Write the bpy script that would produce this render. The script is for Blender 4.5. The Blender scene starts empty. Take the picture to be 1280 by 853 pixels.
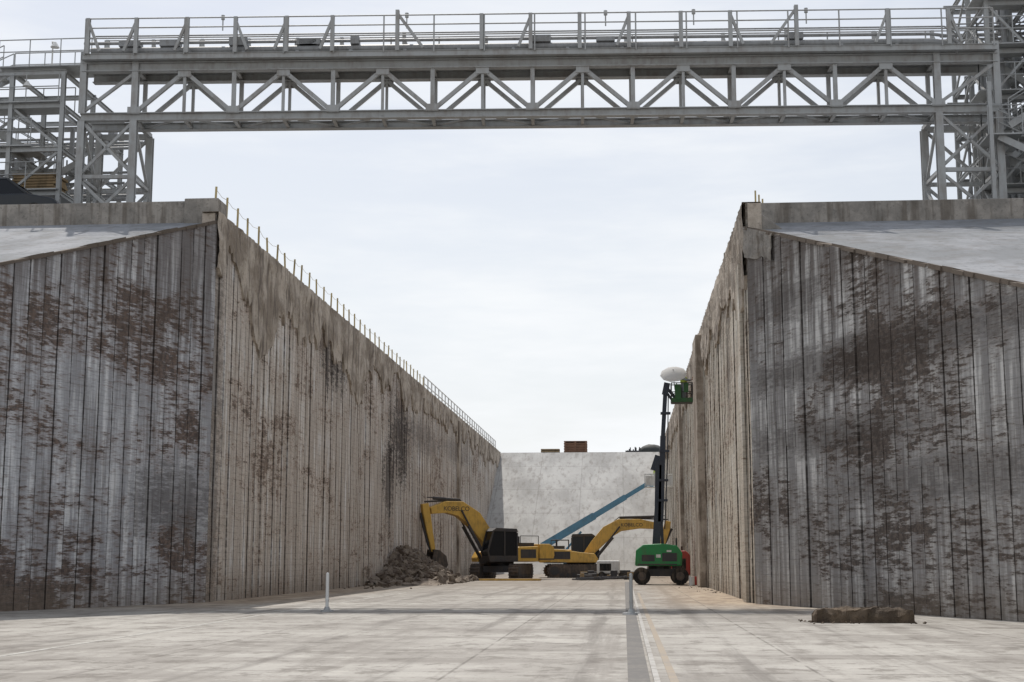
import bpy,bmesh,math,random
from mathutils import Vector,Matrix,noise
random.seed(7)
S=bpy.context.scene
COL=S.collection
# ------------------------------------------------------------ helpers
def nd(nt,t,ins=None,**p):
    n=nt.nodes.new(t)
    for k,v in p.items(): setattr(n,k,v)
    if ins:
        for k,v in ins.items():
            s=n.inputs[k]
            if isinstance(v,bpy.types.NodeSocket): nt.links.new(v,s)
            else: s.default_value=v
    return n
def M(nt,op,a,b=0.0,c=None,clamp=False):
    n=nt.nodes.new('ShaderNodeMath'); n.operation=op; n.use_clamp=clamp
    for i,v in enumerate((a,b,c)):
        if v is None: continue
        if isinstance(v,bpy.types.NodeSocket): nt.links.new(v,n.inputs[i])
        else: n.inputs[i].default_value=v
    return n.outputs[0]
def ss(nt,v,a,b):
    n=nd(nt,'ShaderNodeMapRange',{'Value':v,'From Min':a,'From Max':b},interpolation_type='SMOOTHSTEP')
    return n.outputs[0]
def mix(nt,f,a,b,mode='MIX'):
    n=nt.nodes.new('ShaderNodeMix'); n.data_type='RGBA'; n.blend_type=mode
    for i,v in ((0,f),(6,a),(7,b)):
        if isinstance(v,bpy.types.NodeSocket): nt.links.new(v,n.inputs[i])
        elif i==0: n.inputs[i].default_value=v
        else: n.inputs[i].default_value=(*v[:3],1)
    return n.outputs[2]
def noi(nt,vec,scale,sx=1,sy=1,sz=1,detail=5,rough=.55,off=0):
    mp=nd(nt,'ShaderNodeMapping',{'Vector':vec,'Scale':(sx,sy,sz),'Location':(off,off*.7,off*.3)})
    return nd(nt,'ShaderNodeTexNoise',{'Vector':mp.outputs[0],'Scale':scale,'Detail':detail,'Roughness':rough}).outputs[0]
def newmat(name):
    m=bpy.data.materials.new(name); m.use_nodes=True
    nt=m.node_tree; b=nt.nodes['Principled BSDF']
    b.inputs['Roughness'].default_value=.85
    b.inputs['Specular IOR Level'].default_value=.25
    tc=nt.nodes.new('ShaderNodeTexCoord').outputs['Object']
    return m,nt,b,tc
def setc(nt,b,c): nt.links.new(c,b.inputs['Base Color'])
def bump(nt,b,h,st=.5,dist=.02):
    n=nd(nt,'ShaderNodeBump',{'Height':h,'Strength':st,'Distance':dist}); nt.links.new(n.outputs[0],b.inputs['Normal'])
def paint(name,c,rough=.5,dirt=.35,metal=0,dc=(.09,.07,.05),sc=1.5,spec=.4):
    m,nt,b,tc=newmat(name)
    a=noi(nt,tc,sc,1,1,1,4,.65); d=noi(nt,tc,sc*3,2,2,.4,2,.6,5)
    f=M(nt,'MULTIPLY',ss(nt,M(nt,'ADD',M(nt,'MULTIPLY',a,.6),M(nt,'MULTIPLY',d,.4)),.42,.68),dirt)
    setc(nt,b,mix(nt,f,c,dc)); b.inputs['Roughness'].default_value=rough; b.inputs['Metallic'].default_value=metal
    b.inputs['Specular IOR Level'].default_value=spec
    return m
def obj(name,bm,mats,parent=None,smooth=False,loc=None,rotz=0,bevel=0):
    me=bpy.data.meshes.new(name); bmesh.ops.recalc_face_normals(bm,faces=bm.faces)
    bm.to_mesh(me); bm.free()
    o=bpy.data.objects.new(name,me); COL.objects.link(o)
    for m in (mats if isinstance(mats,(list,tuple)) else [mats]): me.materials.append(m)
    if parent: o.parent=parent
    if loc: o.location=loc
    o.rotation_euler[2]=rotz
    if smooth:
        for p in me.polygons: p.use_smooth=True
    if bevel:
        md=o.modifiers.new('b','BEVEL'); md.width=bevel; md.segments=2; md.limit_method='ANGLE'
    return o
def empty(name,loc=(0,0,0),rotz=0,sc=1):
    e=bpy.data.objects.new(name,None); COL.objects.link(e); e.location=loc; e.rotation_euler[2]=rotz; e.scale=(sc,sc,sc); e.empty_display_size=.3
    return e
def B(): return bmesh.new()
def hexa(bm,v,mi=0):
    V=[bm.verts.new(p) for p in v]
    for f in ((0,3,2,1),(4,5,6,7),(0,1,5,4),(1,2,6,5),(2,3,7,6),(3,0,4,7)):
        fc=bm.faces.new([V[i] for i in f]); fc.material_index=mi
def box(bm,x0,x1,y0,y1,z0,z1,mi=0):
    hexa(bm,[(x0,y0,z0),(x1,y0,z0),(x1,y1,z0),(x0,y1,z0),(x0,y0,z1),(x1,y0,z1),(x1,y1,z1),(x0,y1,z1)],mi)
def frame(p0,p1,up=(0,0,1)):
    p0=Vector(p0);p1=Vector(p1);d=(p1-p0).normalized();u=Vector(up)
    if abs(d.dot(u))>.98: u=Vector((0,1,0))
    s=d.cross(u).normalized(); u=s.cross(d).normalized()
    return p0,p1,s,u
def beam(bm,p0,p1,w,h=None,mi=0,up=(0,0,1),w2=None):
    h=h or w; w2=w2 or w; k=w2/w
    p0,p1,s,u=frame(p0,p1,up)
    a=s*w/2; b=u*h/2
    hexa(bm,[p0-a-b,p0+a-b,p0+a+b,p0-a+b,p1-a*k-b*k,p1+a*k-b*k,p1+a*k+b*k,p1-a*k+b*k],mi)
def ibeam(bm,p0,p1,w,h,mi=0,up=(0,0,1),t=.03):
    q0,q1,s,u=frame(p0,p1,up)
    beam(bm,p0,p1,t,h-2*t,mi,up)
    o=u*(h/2-t/2)
    beam(bm,q0+o,q1+o,w,t,mi,up); beam(bm,q0-o,q1-o,w,t,mi,up)
def rod(bm,p0,p1,r,mi=0,seg=10,r2=None):
    r2=r if r2 is None else r2
    p0,p1,s,u=frame(p0,p1)
    A=[];C=[]
    for i in range(seg):
        t=2*math.pi*i/seg; o=s*math.cos(t)+u*math.sin(t)
        A.append(bm.verts.new(p0+o*r)); C.append(bm.verts.new(p1+o*r2))
    for i in range(seg):
        j=(i+1)%seg; f=bm.faces.new((A[i],A[j],C[j],C[i])); f.material_index=mi
    f=bm.faces.new(A[::-1]); f.material_index=mi
    f=bm.faces.new(C); f.material_index=mi
def path(bm,pts,r,mi=0,seg=8):
    for a,b in zip(pts,pts[1:]): rod(bm,a,b,r,mi,seg)
def prism(bm,pts,y0,y1,mi=0):
    A=[bm.verts.new((x,y0,z)) for x,z in pts]; C=[bm.verts.new((x,y1,z)) for x,z in pts]
    n=len(pts)
    bm.faces.new(A).material_index=mi; bm.faces.new(C[::-1]).material_index=mi
    for i in range(n):
        j=(i+1)%n; bm.faces.new((A[i],C[i],C[j],A[j])).material_index=mi
def spine(bm,pts,ws,y0,y1,mi=0):
    L=[];R=[]
    n=len(pts)
    for i,(p,w) in enumerate(zip(pts,ws)):
        a=Vector(pts[max(i-1,0)]);b=Vector(pts[min(i+1,n-1)]);d=(b-a).normalized();q=Vector((-d.y,d.x))
        p=Vector(p); L.append(p+q*w/2); R.append(p-q*w/2)
    poly=[(v.x,v.y) for v in R]+[(v.x,v.y) for v in L[::-1]]
    prism(bm,poly,y0,y1,mi)
# ------------------------------------------------------------ camera
f_=271.5/1778; th=math.atan(f_); ph=math.atan(140/1778*math.cos(th))
F=Vector((-math.sin(ph)*math.cos(th),math.cos(ph)*math.cos(th),math.sin(th)))
R=Vector((math.cos(ph),math.sin(ph),0)); U=R.cross(F)
cam=bpy.data.objects.new('camera',bpy.data.cameras.new('camera')); COL.objects.link(cam)
mw=Matrix((R,U,-F)).transposed().to_4x4(); mw.translation=(0,0,1.42); cam.matrix_world=mw
cam.data.lens=50; cam.data.sensor_width=36; cam.data.clip_end=6000; S.camera=cam
S.view_settings.view_transform='Standard'; S.view_settings.look='None'; S.view_settings.exposure=0
# ------------------------------------------------------------ light
L=Vector((-.21,.6,1)).normalized()
sd=bpy.data.lights.new('sun','SUN'); sd.energy=3.6; sd.angle=math.radians(.5); sd.color=(1,.95,.88)
so=bpy.data.objects.new('sun',sd); COL.objects.link(so); so.rotation_euler=L.to_track_quat('Z','Y').to_euler(); so.location=(0,0,60)
w=bpy.data.worlds.new('World'); S.world=w; w.use_nodes=True; nt=w.node_tree; bg=nt.nodes['Background']
sky=nd(nt,'ShaderNodeTexSky',sky_type='NISHITA'); sky.sun_disc=False
sky.sun_elevation=math.asin(L.z); sky.sun_rotation=math.atan2(L.x,L.y); sky.air_density=1; sky.dust_density=2.5; sky.ozone_density=1
g=nt.nodes.new('ShaderNodeTexCoord').outputs['Generated']
c1=noi(nt,g,2.0,1,1,4.5,6,.6,3.1); c2=noi(nt,g,6,1,1,6,4,.55,8)
cf=ss(nt,M(nt,'ADD',M(nt,'MULTIPLY',c1,.75),M(nt,'MULTIPLY',c2,.25)),.40,.60)
sep=nd(nt,'ShaderNodeSeparateXYZ',{0:g})
hz=ss(nt,sep.outputs[2],.55,.0)
fac=M(nt,'ADD',M(nt,'MULTIPLY',cf,.30),M(nt,'ADD',M(nt,'MULTIPLY',hz,.42),.34),clamp=True)
colr=mix(nt,fac,sky.outputs[0],(8.9,9.1,9.3))
nt.links.new(colr,bg.inputs[0]); bg.inputs[1].default_value=.108
# ------------------------------------------------------------ materials
def wallmat(name,A,A2,Bc,thr,seed,stains=(),jw=.035,sw=.6,topdirt=.55,H=13,vert=.36):
    m,nt,b,tc=newmat(name)
    s=nd(nt,'ShaderNodeSeparateXYZ',{0:tc}); x,z=s.outputs[0],s.outputs[2]
    u=M(nt,'DIVIDE',x,sw)
    idn=M(nt,'FLOOR',u); wn=nd(nt,'ShaderNodeTexWhiteNoise',{'W':M(nt,'ADD',idn,seed)},noise_dimensions='1D').outputs['Value']
    jn=noi(nt,tc,2,1,1,3,2,.6,seed)
    jd=M(nt,'PINGPONG',u,.5)
    joint=ss(nt,jd,M(nt,'MULTIPLY',jn,jw*3.4),M(nt,'MULTIPLY',jn,jw*.6))
    hs=noi(nt,tc,1.5,1.1,.5,5,5,.72,seed)
    hs2=noi(nt,tc,3,1.2,.5,8,3,.65,seed+9)
    vs=noi(nt,tc,1.4,2.6,.5,.16,4,.62,seed+4)
    cx=M(nt,'ADD',M(nt,'MULTIPLY',wn,1.3),M(nt,'MULTIPLY',x,.55))
    cv=nd(nt,'ShaderNodeCombineXYZ',{0:cx,1:seed,2:z}).outputs[0]
    pt=noi(nt,cv,.55,1,1,1.0,5,.62,0)
    lg=noi(nt,tc,.11,1,.5,1.8,2,.5,seed+7)
    fn=noi(nt,tc,7,1,1,1,3,.7,seed+2)
    v=M(nt,'ADD',M(nt,'MULTIPLY',pt,.9),M(nt,'MULTIPLY',hs,.8))
    v=M(nt,'ADD',v,M(nt,'MULTIPLY',hs2,.3)); v=M(nt,'ADD',v,M(nt,'MULTIPLY',lg,.55))
    thr=thr+.05
    rust=ss(nt,v,thr-.01,thr+.06); rust2=ss(nt,v,thr-.12,thr)
    base=mix(nt,ss(nt,vs,.38,.60),A,A2)
    base=mix(nt,M(nt,'MULTIPLY',wn,.26),base,tuple(c*.5 for c in A2))
    base=mix(nt,M(nt,'MULTIPLY',ss(nt,hs2,.5,.60),.48),base,tuple(c*.5 for c in A))
    pale=M(nt,'MULTIPLY',ss(nt,M(nt,'ADD',M(nt,'MULTIPLY',vs,.6),M(nt,'MULTIPLY',pt,.4)),.47,.37),.7)
    base=mix(nt,pale,base,tuple(min(.74,c*1.4) for c in A))
    base=mix(nt,M(nt,'MULTIPLY',rust2,.35),base,tuple(c*1.3 for c in Bc))
    rc=mix(nt,ss(nt,fn,.35,.65),Bc,tuple(c*.35 for c in Bc))
    c=mix(nt,M(nt,'MULTIPLY',rust,.86),base,rc)
    vr=noi(nt,tc,3.2,2.2,.5,.10,3,.6,seed+21)
    c=mix(nt,M(nt,'MULTIPLY',ss(nt,vr,.55,.66),vert),c,(.085,.068,.057))
    zc=M(nt,'PINGPONG',M(nt,'DIVIDE',z,.23),.5)
    cr=M(nt,'MULTIPLY',M(nt,'MULTIPLY',ss(nt,zc,.10,.02),.38),ss(nt,hs,.38,.6))
    c=mix(nt,cr,c,tuple(k*.25 for k in A))
    td=M(nt,'MULTIPLY',ss(nt,M(nt,'ADD',z,M(nt,'MULTIPLY',vs,9)),H+2.0,H+5.5),topdirt)
    c=mix(nt,td,c,(.085,.062,.048))
    for (sx,sz,rx,rz,am) in stains:
        dx=M(nt,'DIVIDE',M(nt,'SUBTRACT',x,sx),rx); dz=M(nt,'DIVIDE',M(nt,'SUBTRACT',z,sz),rz)
        d=M(nt,'ADD',M(nt,'MULTIPLY',dx,dx),M(nt,'MULTIPLY',dz,dz))
        d=M(nt,'ADD',d,M(nt,'MULTIPLY',M(nt,'SUBTRACT',vs,.5),4)); d=M(nt,'ADD',d,M(nt,'MULTIPLY',M(nt,'SUBTRACT',hs,.5),5)); d=M(nt,'ADD',d,M(nt,'MULTIPLY',wn,.6))
        c=mix(nt,M(nt,'MULTIPLY',ss(nt,d,1.5,.3),am),c,(.05,.038,.032))
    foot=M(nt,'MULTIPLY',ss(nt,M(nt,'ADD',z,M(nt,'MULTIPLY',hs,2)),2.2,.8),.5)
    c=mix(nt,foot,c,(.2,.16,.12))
    c=mix(nt,M(nt,'MULTIPLY',joint,.85),c,(.03,.024,.02))
    setc(nt,b,c); b.inputs['Roughness'].default_value=.92
    bump(nt,b,hs,.7,.06)
    return m
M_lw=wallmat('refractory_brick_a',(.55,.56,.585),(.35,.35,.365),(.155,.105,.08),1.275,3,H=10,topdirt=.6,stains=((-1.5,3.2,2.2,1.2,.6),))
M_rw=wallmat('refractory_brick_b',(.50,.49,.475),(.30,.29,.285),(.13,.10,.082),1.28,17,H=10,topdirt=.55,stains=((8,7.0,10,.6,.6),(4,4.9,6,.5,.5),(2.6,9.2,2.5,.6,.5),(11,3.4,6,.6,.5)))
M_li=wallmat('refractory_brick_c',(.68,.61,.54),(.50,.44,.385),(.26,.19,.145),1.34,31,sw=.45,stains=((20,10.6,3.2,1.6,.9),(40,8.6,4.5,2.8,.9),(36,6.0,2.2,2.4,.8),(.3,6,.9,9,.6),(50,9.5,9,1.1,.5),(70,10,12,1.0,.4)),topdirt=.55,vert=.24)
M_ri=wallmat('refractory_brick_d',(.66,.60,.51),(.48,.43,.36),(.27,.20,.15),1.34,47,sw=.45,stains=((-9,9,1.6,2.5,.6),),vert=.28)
def concmat(name,A,Bc,seed,streak=.4,sc=1,bs=.5,dark=(.1,.08,.06)):
    m,nt,b,tc=newmat(name)
    a=noi(nt,tc,.5*sc,1,1,1,5,.65,seed); f=noi(nt,tc,6*sc,1,1,1,4,.7,seed+3); v=noi(nt,tc,1.3*sc,2,2,.2,3,.6,seed+5)
    c=mix(nt,ss(nt,a,.38,.62),A,Bc); c=mix(nt,M(nt,'MULTIPLY',ss(nt,v,.48,.66),streak),c,dark)
    c=mix(nt,M(nt,'MULTIPLY',ss(nt,f,.52,.7),.5),c,tuple(k*.5 for k in Bc))
    setc(nt,b,c); bump(nt,b,f,bs,.05)
    return m
M_band=concmat('spalled_concrete',(.52,.455,.385),(.27,.225,.18),2,.65,1.3,1,(.08,.06,.048))
M_par=concmat('parapet_concrete',(.36,.33,.295),(.22,.205,.185),5,.6,1.4)
M_emb=concmat('embankment_concrete',(.28,.29,.31),(.19,.20,.212),8,.25,.6,.3)
M_rub=concmat('rubble',(.27,.225,.18),(.13,.10,.08),12,.3,3,1)
# ramp
m,nt,b,tc=newmat('ramp_concrete'); s=nd(nt,'ShaderNodeSeparateXYZ',{0:tc})
a=noi(nt,tc,.22,1,.3,1,6,.68,2); f=noi(nt,tc,1.6,1.4,.16,1,5,.65,4)
c=mix(nt,ss(nt,a,.36,.64),(.41,.405,.39),(.28,.275,.265)); c=mix(nt,M(nt,'MULTIPLY',ss(nt,f,.48,.68),.6),c,(.19,.175,.16))
lowd=M(nt,'MULTIPLY',ss(nt,M(nt,'ADD',s.outputs[2],M(nt,'MULTIPLY',a,6)),9,3),.45); c=mix(nt,lowd,c,(.20,.185,.165))
j=ss(nt,M(nt,'PINGPONG',M(nt,'DIVIDE',s.outputs[0],4.4),.5),.012,.004); j2=ss(nt,M(nt,'PINGPONG',M(nt,'DIVIDE',s.outputs[1],5.5),.5),.012,.004)
c=mix(nt,M(nt,'MULTIPLY',M(nt,'MAXIMUM',j,j2),.35),c,(.12,.11,.1)); setc(nt,b,c); M_ramp=m
# ground
m,nt,b,tc=newmat('pavement_concrete'); s=nd(nt,'ShaderNodeSeparateXYZ',{0:tc}); x,y=s.outputs[0],s.outputs[1]
a=noi(nt,tc,.16,1,1,1,4,.62,1); tr=noi(nt,tc,.9,1.8,.07,1,5,.66,6); tr2=noi(nt,tc,.5,.12,1.6,1,4,.65,9); fn=noi(nt,tc,5,1,1,1,4,.72,3); sp=noi(nt,tc,1.3,1,.8,1,6,.72,13)
c=mix(nt,ss(nt,a,.38,.62),(.40,.383,.352),(.28,.263,.24))
c=mix(nt,M(nt,'MULTIPLY',ss(nt,tr,.47,.64),.55),c,(.20,.183,.165))
c=mix(nt,M(nt,'MULTIPLY',ss(nt,tr2,.48,.66),.5),c,(.20,.183,.165))
c=mix(nt,M(nt,'MULTIPLY',ss(nt,sp,.52,.62),.65),c,(.15,.135,.118))
c=mix(nt,M(nt,'MULTIPLY',ss(nt,sp,.44,.36),.4),c,(.48,.46,.42))
c=mix(nt,M(nt,'MULTIPLY',ss(nt,fn,.54,.68),.5),c,(.14,.125,.11))
wp=M(nt,'PINGPONG',M(nt,'ADD',x,M(nt,'MULTIPLY',a,1.2)),1.15); c=mix(nt,M(nt,'MULTIPLY',M(nt,'MULTIPLY',ss(nt,wp,.3,.05),.4),ss(nt,tr,.42,.6)),c,(.12,.11,.10))
ed=M(nt,'ABSOLUTE',M(nt,'ADD',x,4.7)); dm=M(nt,'MULTIPLY',ss(nt,M(nt,'ADD',ed,M(nt,'MULTIPLY',sp,4)),7.0,9.8),ss(nt,y,36,48))
c=mix(nt,M(nt,'MULTIPLY',dm,.8),c,mix(nt,ss(nt,sp,.4,.6),(.42,.33,.23),(.22,.16,.11)))
dy=M(nt,'MULTIPLY',ss(nt,M(nt,'ADD',y,M(nt,'MULTIPLY',sp,30)),70,95),.6); c=mix(nt,dy,c,(.22,.185,.15))
jx=ss(nt,M(nt,'PINGPONG',M(nt,'DIVIDE',M(nt,'ADD',x,2.2),4.6),.5),.007,.002); jy=ss(nt,M(nt,'PINGPONG',M(nt,'DIVIDE',y,6.1),.5),.010,.003)
c=mix(nt,M(nt,'MULTIPLY',M(nt,'MULTIPLY',M(nt,'MAXIMUM',jx,jy),.55),ss(nt,sp,.35,.55)),c,(.08,.07,.06))
setc(nt,b,c); bump(nt,b,fn,.3,.03); M_gr=m
M_steel=paint('grey_painted_steel',(.37,.38,.38),.55,.45,dc=(.16,.12,.09),sc=1.2)
M_steel2=paint('galvanised_steel',(.36,.37,.37),.5,.35,.2,dc=(.2,.17,.14))
M_pipe=paint('pipe_steel',(.30,.31,.32),.5,.4)
M_dark=paint('dark_steel',(.05,.05,.055),.6,.4,dc=(.12,.09,.06))
M_yel=paint('yellow_machine_paint',(.66,.41,.09),.4,.5,dc=(.2,.13,.06))
M_grn=paint('green_machine_paint',(.02,.24,.07),.4,.35)
M_dgrn=paint('green_basket_paint',(.03,.12,.04),.5,.4)
M_blue=paint('blue_machine_paint',(.12,.30,.44),.4,.3)
M_navy=paint('boom_dark_paint',(.03,.04,.06),.45,.2)
M_red=paint('red_machine_paint',(.42,.05,.04),.4,.4)
M_wht=paint('white_paint',(.70,.70,.68),.5,.3)
M_rubber=paint('rubber',(.025,.025,.025),.9,.7,dc=(.16,.13,.1),spec=.1)
M_track=paint('track_steel',(.07,.06,.055),.7,.8,dc=(.2,.15,.11))
M_post=paint('post_paint',(.50,.40,.20),.7,.5)
M_wood=paint('timber',(.30,.22,.13),.9,.6,spec=.1)
M_crate=paint('red_brown_timber',(.26,.15,.10),.9,.5,spec=.1)
M_glass=newmat('dark_glass')[0]; b=M_glass.node_tree.nodes['Principled BSDF']; b.inputs['Base Color'].default_value=(.012,.014,.018,1); b.inputs['Roughness'].default_value=.15; b.inputs['Specular IOR Level'].default_value=.25
M_tar=paint('black_tarp',(.03,.035,.035),.7,.3)
M_lightgrey=paint('rail_top',(.40,.39,.37),.8,.85,dc=(.2,.18,.16),sc=2)
M_line2=paint('worn_line_paint',(.46,.45,.42),.85,1.0,dc=(.27,.25,.22),sc=1.5)
M_chan=paint('channel_cover',(.12,.115,.11),.8,.6,dc=(.22,.20,.175),sc=2)
M_tan=paint('tan_joint_filler',(.33,.28,.22),.9,.8,sc=1,dc=(.26,.24,.22))
M_suit=paint('coverall_cloth',(.30,.33,.36),.95,.3,spec=.05)
M_vest=paint('safety_vest',(.45,.55,.10),.9,.1)
M_skin=paint('skin',(.42,.24,.16),.6,0)
M_hat=paint('hard_hat',(.75,.75,.73),.35,.05)
M_car=paint('car_paint',(.018,.022,.028),.3,.1)
M_tar2=paint('weathered_edge',(.12,.095,.075),.9,.5)
# ------------------------------------------------------------ ground & earthworks
bm=B(); 
v=[bm.verts.new(p) for p in ((-2500,-600,0),(2500,-600,0),(2500,4000,0),(-2500,4000,0))]; bm.faces.new(v)
obj('ground',bm,M_gr)
XL,XR,YC=-13.6,4.13,46.0
ZP=13.0
def earth(name,side):
    e=empty(name)
    s=-1 if side=='L' else 1
    xw=XL if s<0 else XR
    yc=46.4 if s<0 else 48.0; zc=12.75; sl=.365 if s<0 else .344; fl=.386 if s<0 else .39
    ye=yc-zc/sl; xe=xw+s*(YC-ye)*fl; X=s*160
    bm=B()
    zk=zc-sl*(yc-YC)
    pts=[(xw+s*.25,yc,zc),(X,yc,zc),(X,ye,0),(xe+s*.25,ye,0),(xw+s*.25,YC,zk)]
    bm.faces.new([bm.verts.new(p) for p in pts])
    obj('slope_slab',bm,M_emb,e)
    return yc,sl,fl,e
ycL,slL,flL,eL=earth('concrete_embankment','L')
ycR,slR,flR,eR=earth('concrete_embankment','R')
bm=B()
box(bm,-160,XL-.3,ycL+.35,260,12.0,ZP)
box(bm,XR+.3,160,ycR+.35,260,12.0,ZP)
box(bm,XL-.3,XR+.3,157.5,260,12.0,ZP-.003)
obj('launch_pad_deck',bm,M_emb)
bm=B()
n=24; prev=None
for i in range(n+1):
    t=i/n; Y=129+t*28.5; z=13*(t**1.12)
    if i>n-1: z=12.99
    a_,b_=bm.verts.new((XL-.1,Y,z)),bm.verts.new((XR+.1,Y,z))
    if prev: bm.faces.new((prev[0],prev[1],b_,a_))
    prev=(a_,b_)
obj('concrete_ramp',bm,M_ramp,smooth=True)
# ------------------------------------------------------------ walls
def make_wall(name,origin,ang,xa,xb,top,mats,sw=.6,band=None,seed=0,rim=False):
    rnd=random.Random(seed)
    e=empty(name,origin,ang)
    bm=B()
    i0=math.floor(xa/sw); i1=math.ceil(xb/sw)
    for i in range(i0,i1):
        g_=rnd.uniform(.008,.02)
        x0=max(xa,i*sw)+g_; x1=min(xb,(i+1)*sw)-g_
        if x1-x0<.02: continue
        off=rnd.uniform(0,.05); t0,t1=top(x0),top(x1)
        if max(t0,t1)<=.05: continue
        t0=max(t0,.03);t1=max(t1,.03)
        zs=[0]; 
        while zs[-1]<1: zs.append(min(1,zs[-1]+rnd.uniform(.10,.35)))
        for a,b in zip(zs,zs[1:]):
            o=off+rnd.uniform(0,.02)
            hexa(bm,[(x0,-o,t0*a),(x1,-o,t1*a),(x1,.08,t1*a),(x0,.08,t0*a),(x0,-o,t0*b),(x1,-o,t1*b),(x1,.08,t1*b),(x0,.08,t0*b)],0)
    obj('brick_lining',bm,mats[0],e)
    bm=B()
    N=40
    for k in range(N):
        x0=xa+(xb-xa)*k/N; x1=xa+(xb-xa)*(k+1)/N
        t0,t1=max(top(x0)-.02,.02),max(top(x1)-.02,.02)
        hexa(bm,[(x0,.05,-.1),(x1,.05,-.1),(x1,.5,-.1),(x0,.5,-.1),(x0,.05,t0),(x1,.05,t1),(x1,.5,t1),(x0,.5,t0)])
    obj('concrete_core',bm,mats[1],e)
    if band:
        bm=B(); dx=.2; n=int((band[1]-band[0])/dx); cols=[]
        for i in range(n+1):
            x=band[0]+i*dx; t=top(x)+.02
            h=band[2]+band[3]*(noise.noise((x*.25,seed,1))*1.2+noise.noise((x*1.1,seed,5))*.6+.35*noise.noise((x*.07,seed,9))+.35*noise.noise((x*3.1,seed,2)))
            if len(band)>4 and band[4]: h+=band[4](x)
            h=max(.5,h); col=[]
            for k in range(11):
                z=t-h*k/10
                col.append(bm.verts.new((x+(.06*noise.noise((x*3,z*3,2)) if k else 0),-.13-.07*noise.noise((x*1.3,z*1.3,seed))-.05*noise.noise((x*4,z*4,seed)),z)))
            col.append(bm.verts.new((x,0.02,t-h+.03))); col.insert(0,bm.verts.new((x,.5,t)))
            cols.append(col)
        for a,b in zip(cols,cols[1:]):
            for k in range(len(a)-1): bm.faces.new((a[k],a[k+1],b[k+1],b[k]))
        obj('spalled_top_band',bm,mats[2] if len(mats)>2 else mats[1],e)
    if rim:
        bm=B(); x=xa
        while x<xb:
            x2=min(xb,x+rnd.uniform(.2,.6)); 
            if top(x)>.2:
                zz=.02+rnd.uniform(0,.07); yy=-.04-rnd.uniform(0,.10)
                hexa(bm,[(x,yy,top(x)-.05),(x2,yy,top(x2)-.05),(x2,.35,top(x2)-.05),(x,.35,top(x)-.05),(x,yy+.02,top(x)+zz),(x2,yy+.02,top(x2)+zz),(x2,.35,top(x2)+.03),(x,.35,top(x)+.03)])
            x=x2
        obj('crumbling_edge',bm,M_tar2,e)
    return e
make_wall('flame_trench_wall',(XL,YC,0),math.pi/2,0,112,lambda x:ZP-.02,(M_li,M_band),sw=.45,band=(-.1,111,1.5,1.5,lambda x:1.3*math.exp(-((x-7)/6)**2)+1.6*math.exp(-((x-24)/5)**2)),seed=4)
make_wall('flame_trench_wall',(XR,YC,0),-math.pi/2,-112,0,lambda x:ZP-.02,(M_ri,M_band),sw=.45,band=(-111,0,1.9,1.3,lambda x:1.0*math.exp(-((x+3)/4)**2)),seed=9)
dl=Vector((-flL,-1)).normalized(); angL=math.atan2(-dl.y,-dl.x)
def topL(x):
    Y=YC+x*abs(dl.y); return min(12.98,12.80-slL*(ycL-Y))
make_wall('wing_wall',(XL,YC,0),angL,-36.5,0,topL,(M_lw,M_par),seed=21,rim=True)
dr=Vector((flR,-1)).normalized(); angR=math.atan2(dr.y,dr.x)
def topR(x):
    Y=YC-x*abs(dr.y); return 12.80-slR*(ycR-Y)
make_wall('wing_wall',(XR,YC,0),angR,0,37,topR,(M_rw,M_par),seed=22,rim=True,band=(0,2.0,1.0,.5))
# parapets
bm=B(); box(bm,-160,XL-1.2,ycL-.05,ycL+.30,12.45,13.50); box(bm,XL-1.2,XL-.02,ycL-.20,ycL+.9,12.3,13.55)
obj('parapet_wall',bm,M_par,bevel=.03)
bm=B(); box(bm,XR+.15,160,ycR-.02,ycR+.30,12.0,13.46); hexa(bm,[(XR+.02,YC+.02,11.9),(XR+1.4,YC+.02,11.9),(XR+1.4,ycR-.03,12.0),(XR+.02,ycR-.03,12.0),(XR+.02,YC+.02,12.95),(XR+.5,YC+.02,12.6),(XR+.9,ycR-.03,12.85),(XR+.02,ycR-.03,13.1)])
obj('parapet_wall',bm,M_par,bevel=.03)
for (ya,yb,d) in ((71.5,74.5,.42),(97,99,.3)):
    bm=B(); box(bm,XR-d,XR+.05,ya,yb,0,12.6); obj('wall_pilaster',bm,M_band,bevel=.05)
bm=B(); box(bm,XR-.2,XR+.0,YC+1.2,YC+2.4,0,11.2); obj('wall_pilaster',bm,M_ri)
bm=B(); box(bm,XL-.02,XL+.25,YC+70,YC+71.2,0,12.6); obj('wall_pilaster',bm,M_band,bevel=.05)
# ------------------------------------------------------------ pavement details
def strip(name,x0,x1,y0,y1,z,mat):
    bm=B(); box(bm,x0,x1,y0,y1,-.01,z); return obj(name,bm,mat)
strip('trench_drain_cover',.03,.29,3,88,.006,M_chan)
strip('steel_guide_rail',.33,.40,3,88,.03,M_lightgrey)
strip('expansion_joint',.52,.62,3,60,.005,M_tan)
strip('pavement_line',-9.16,-9.07,3,60,.005,M_line2)
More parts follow.
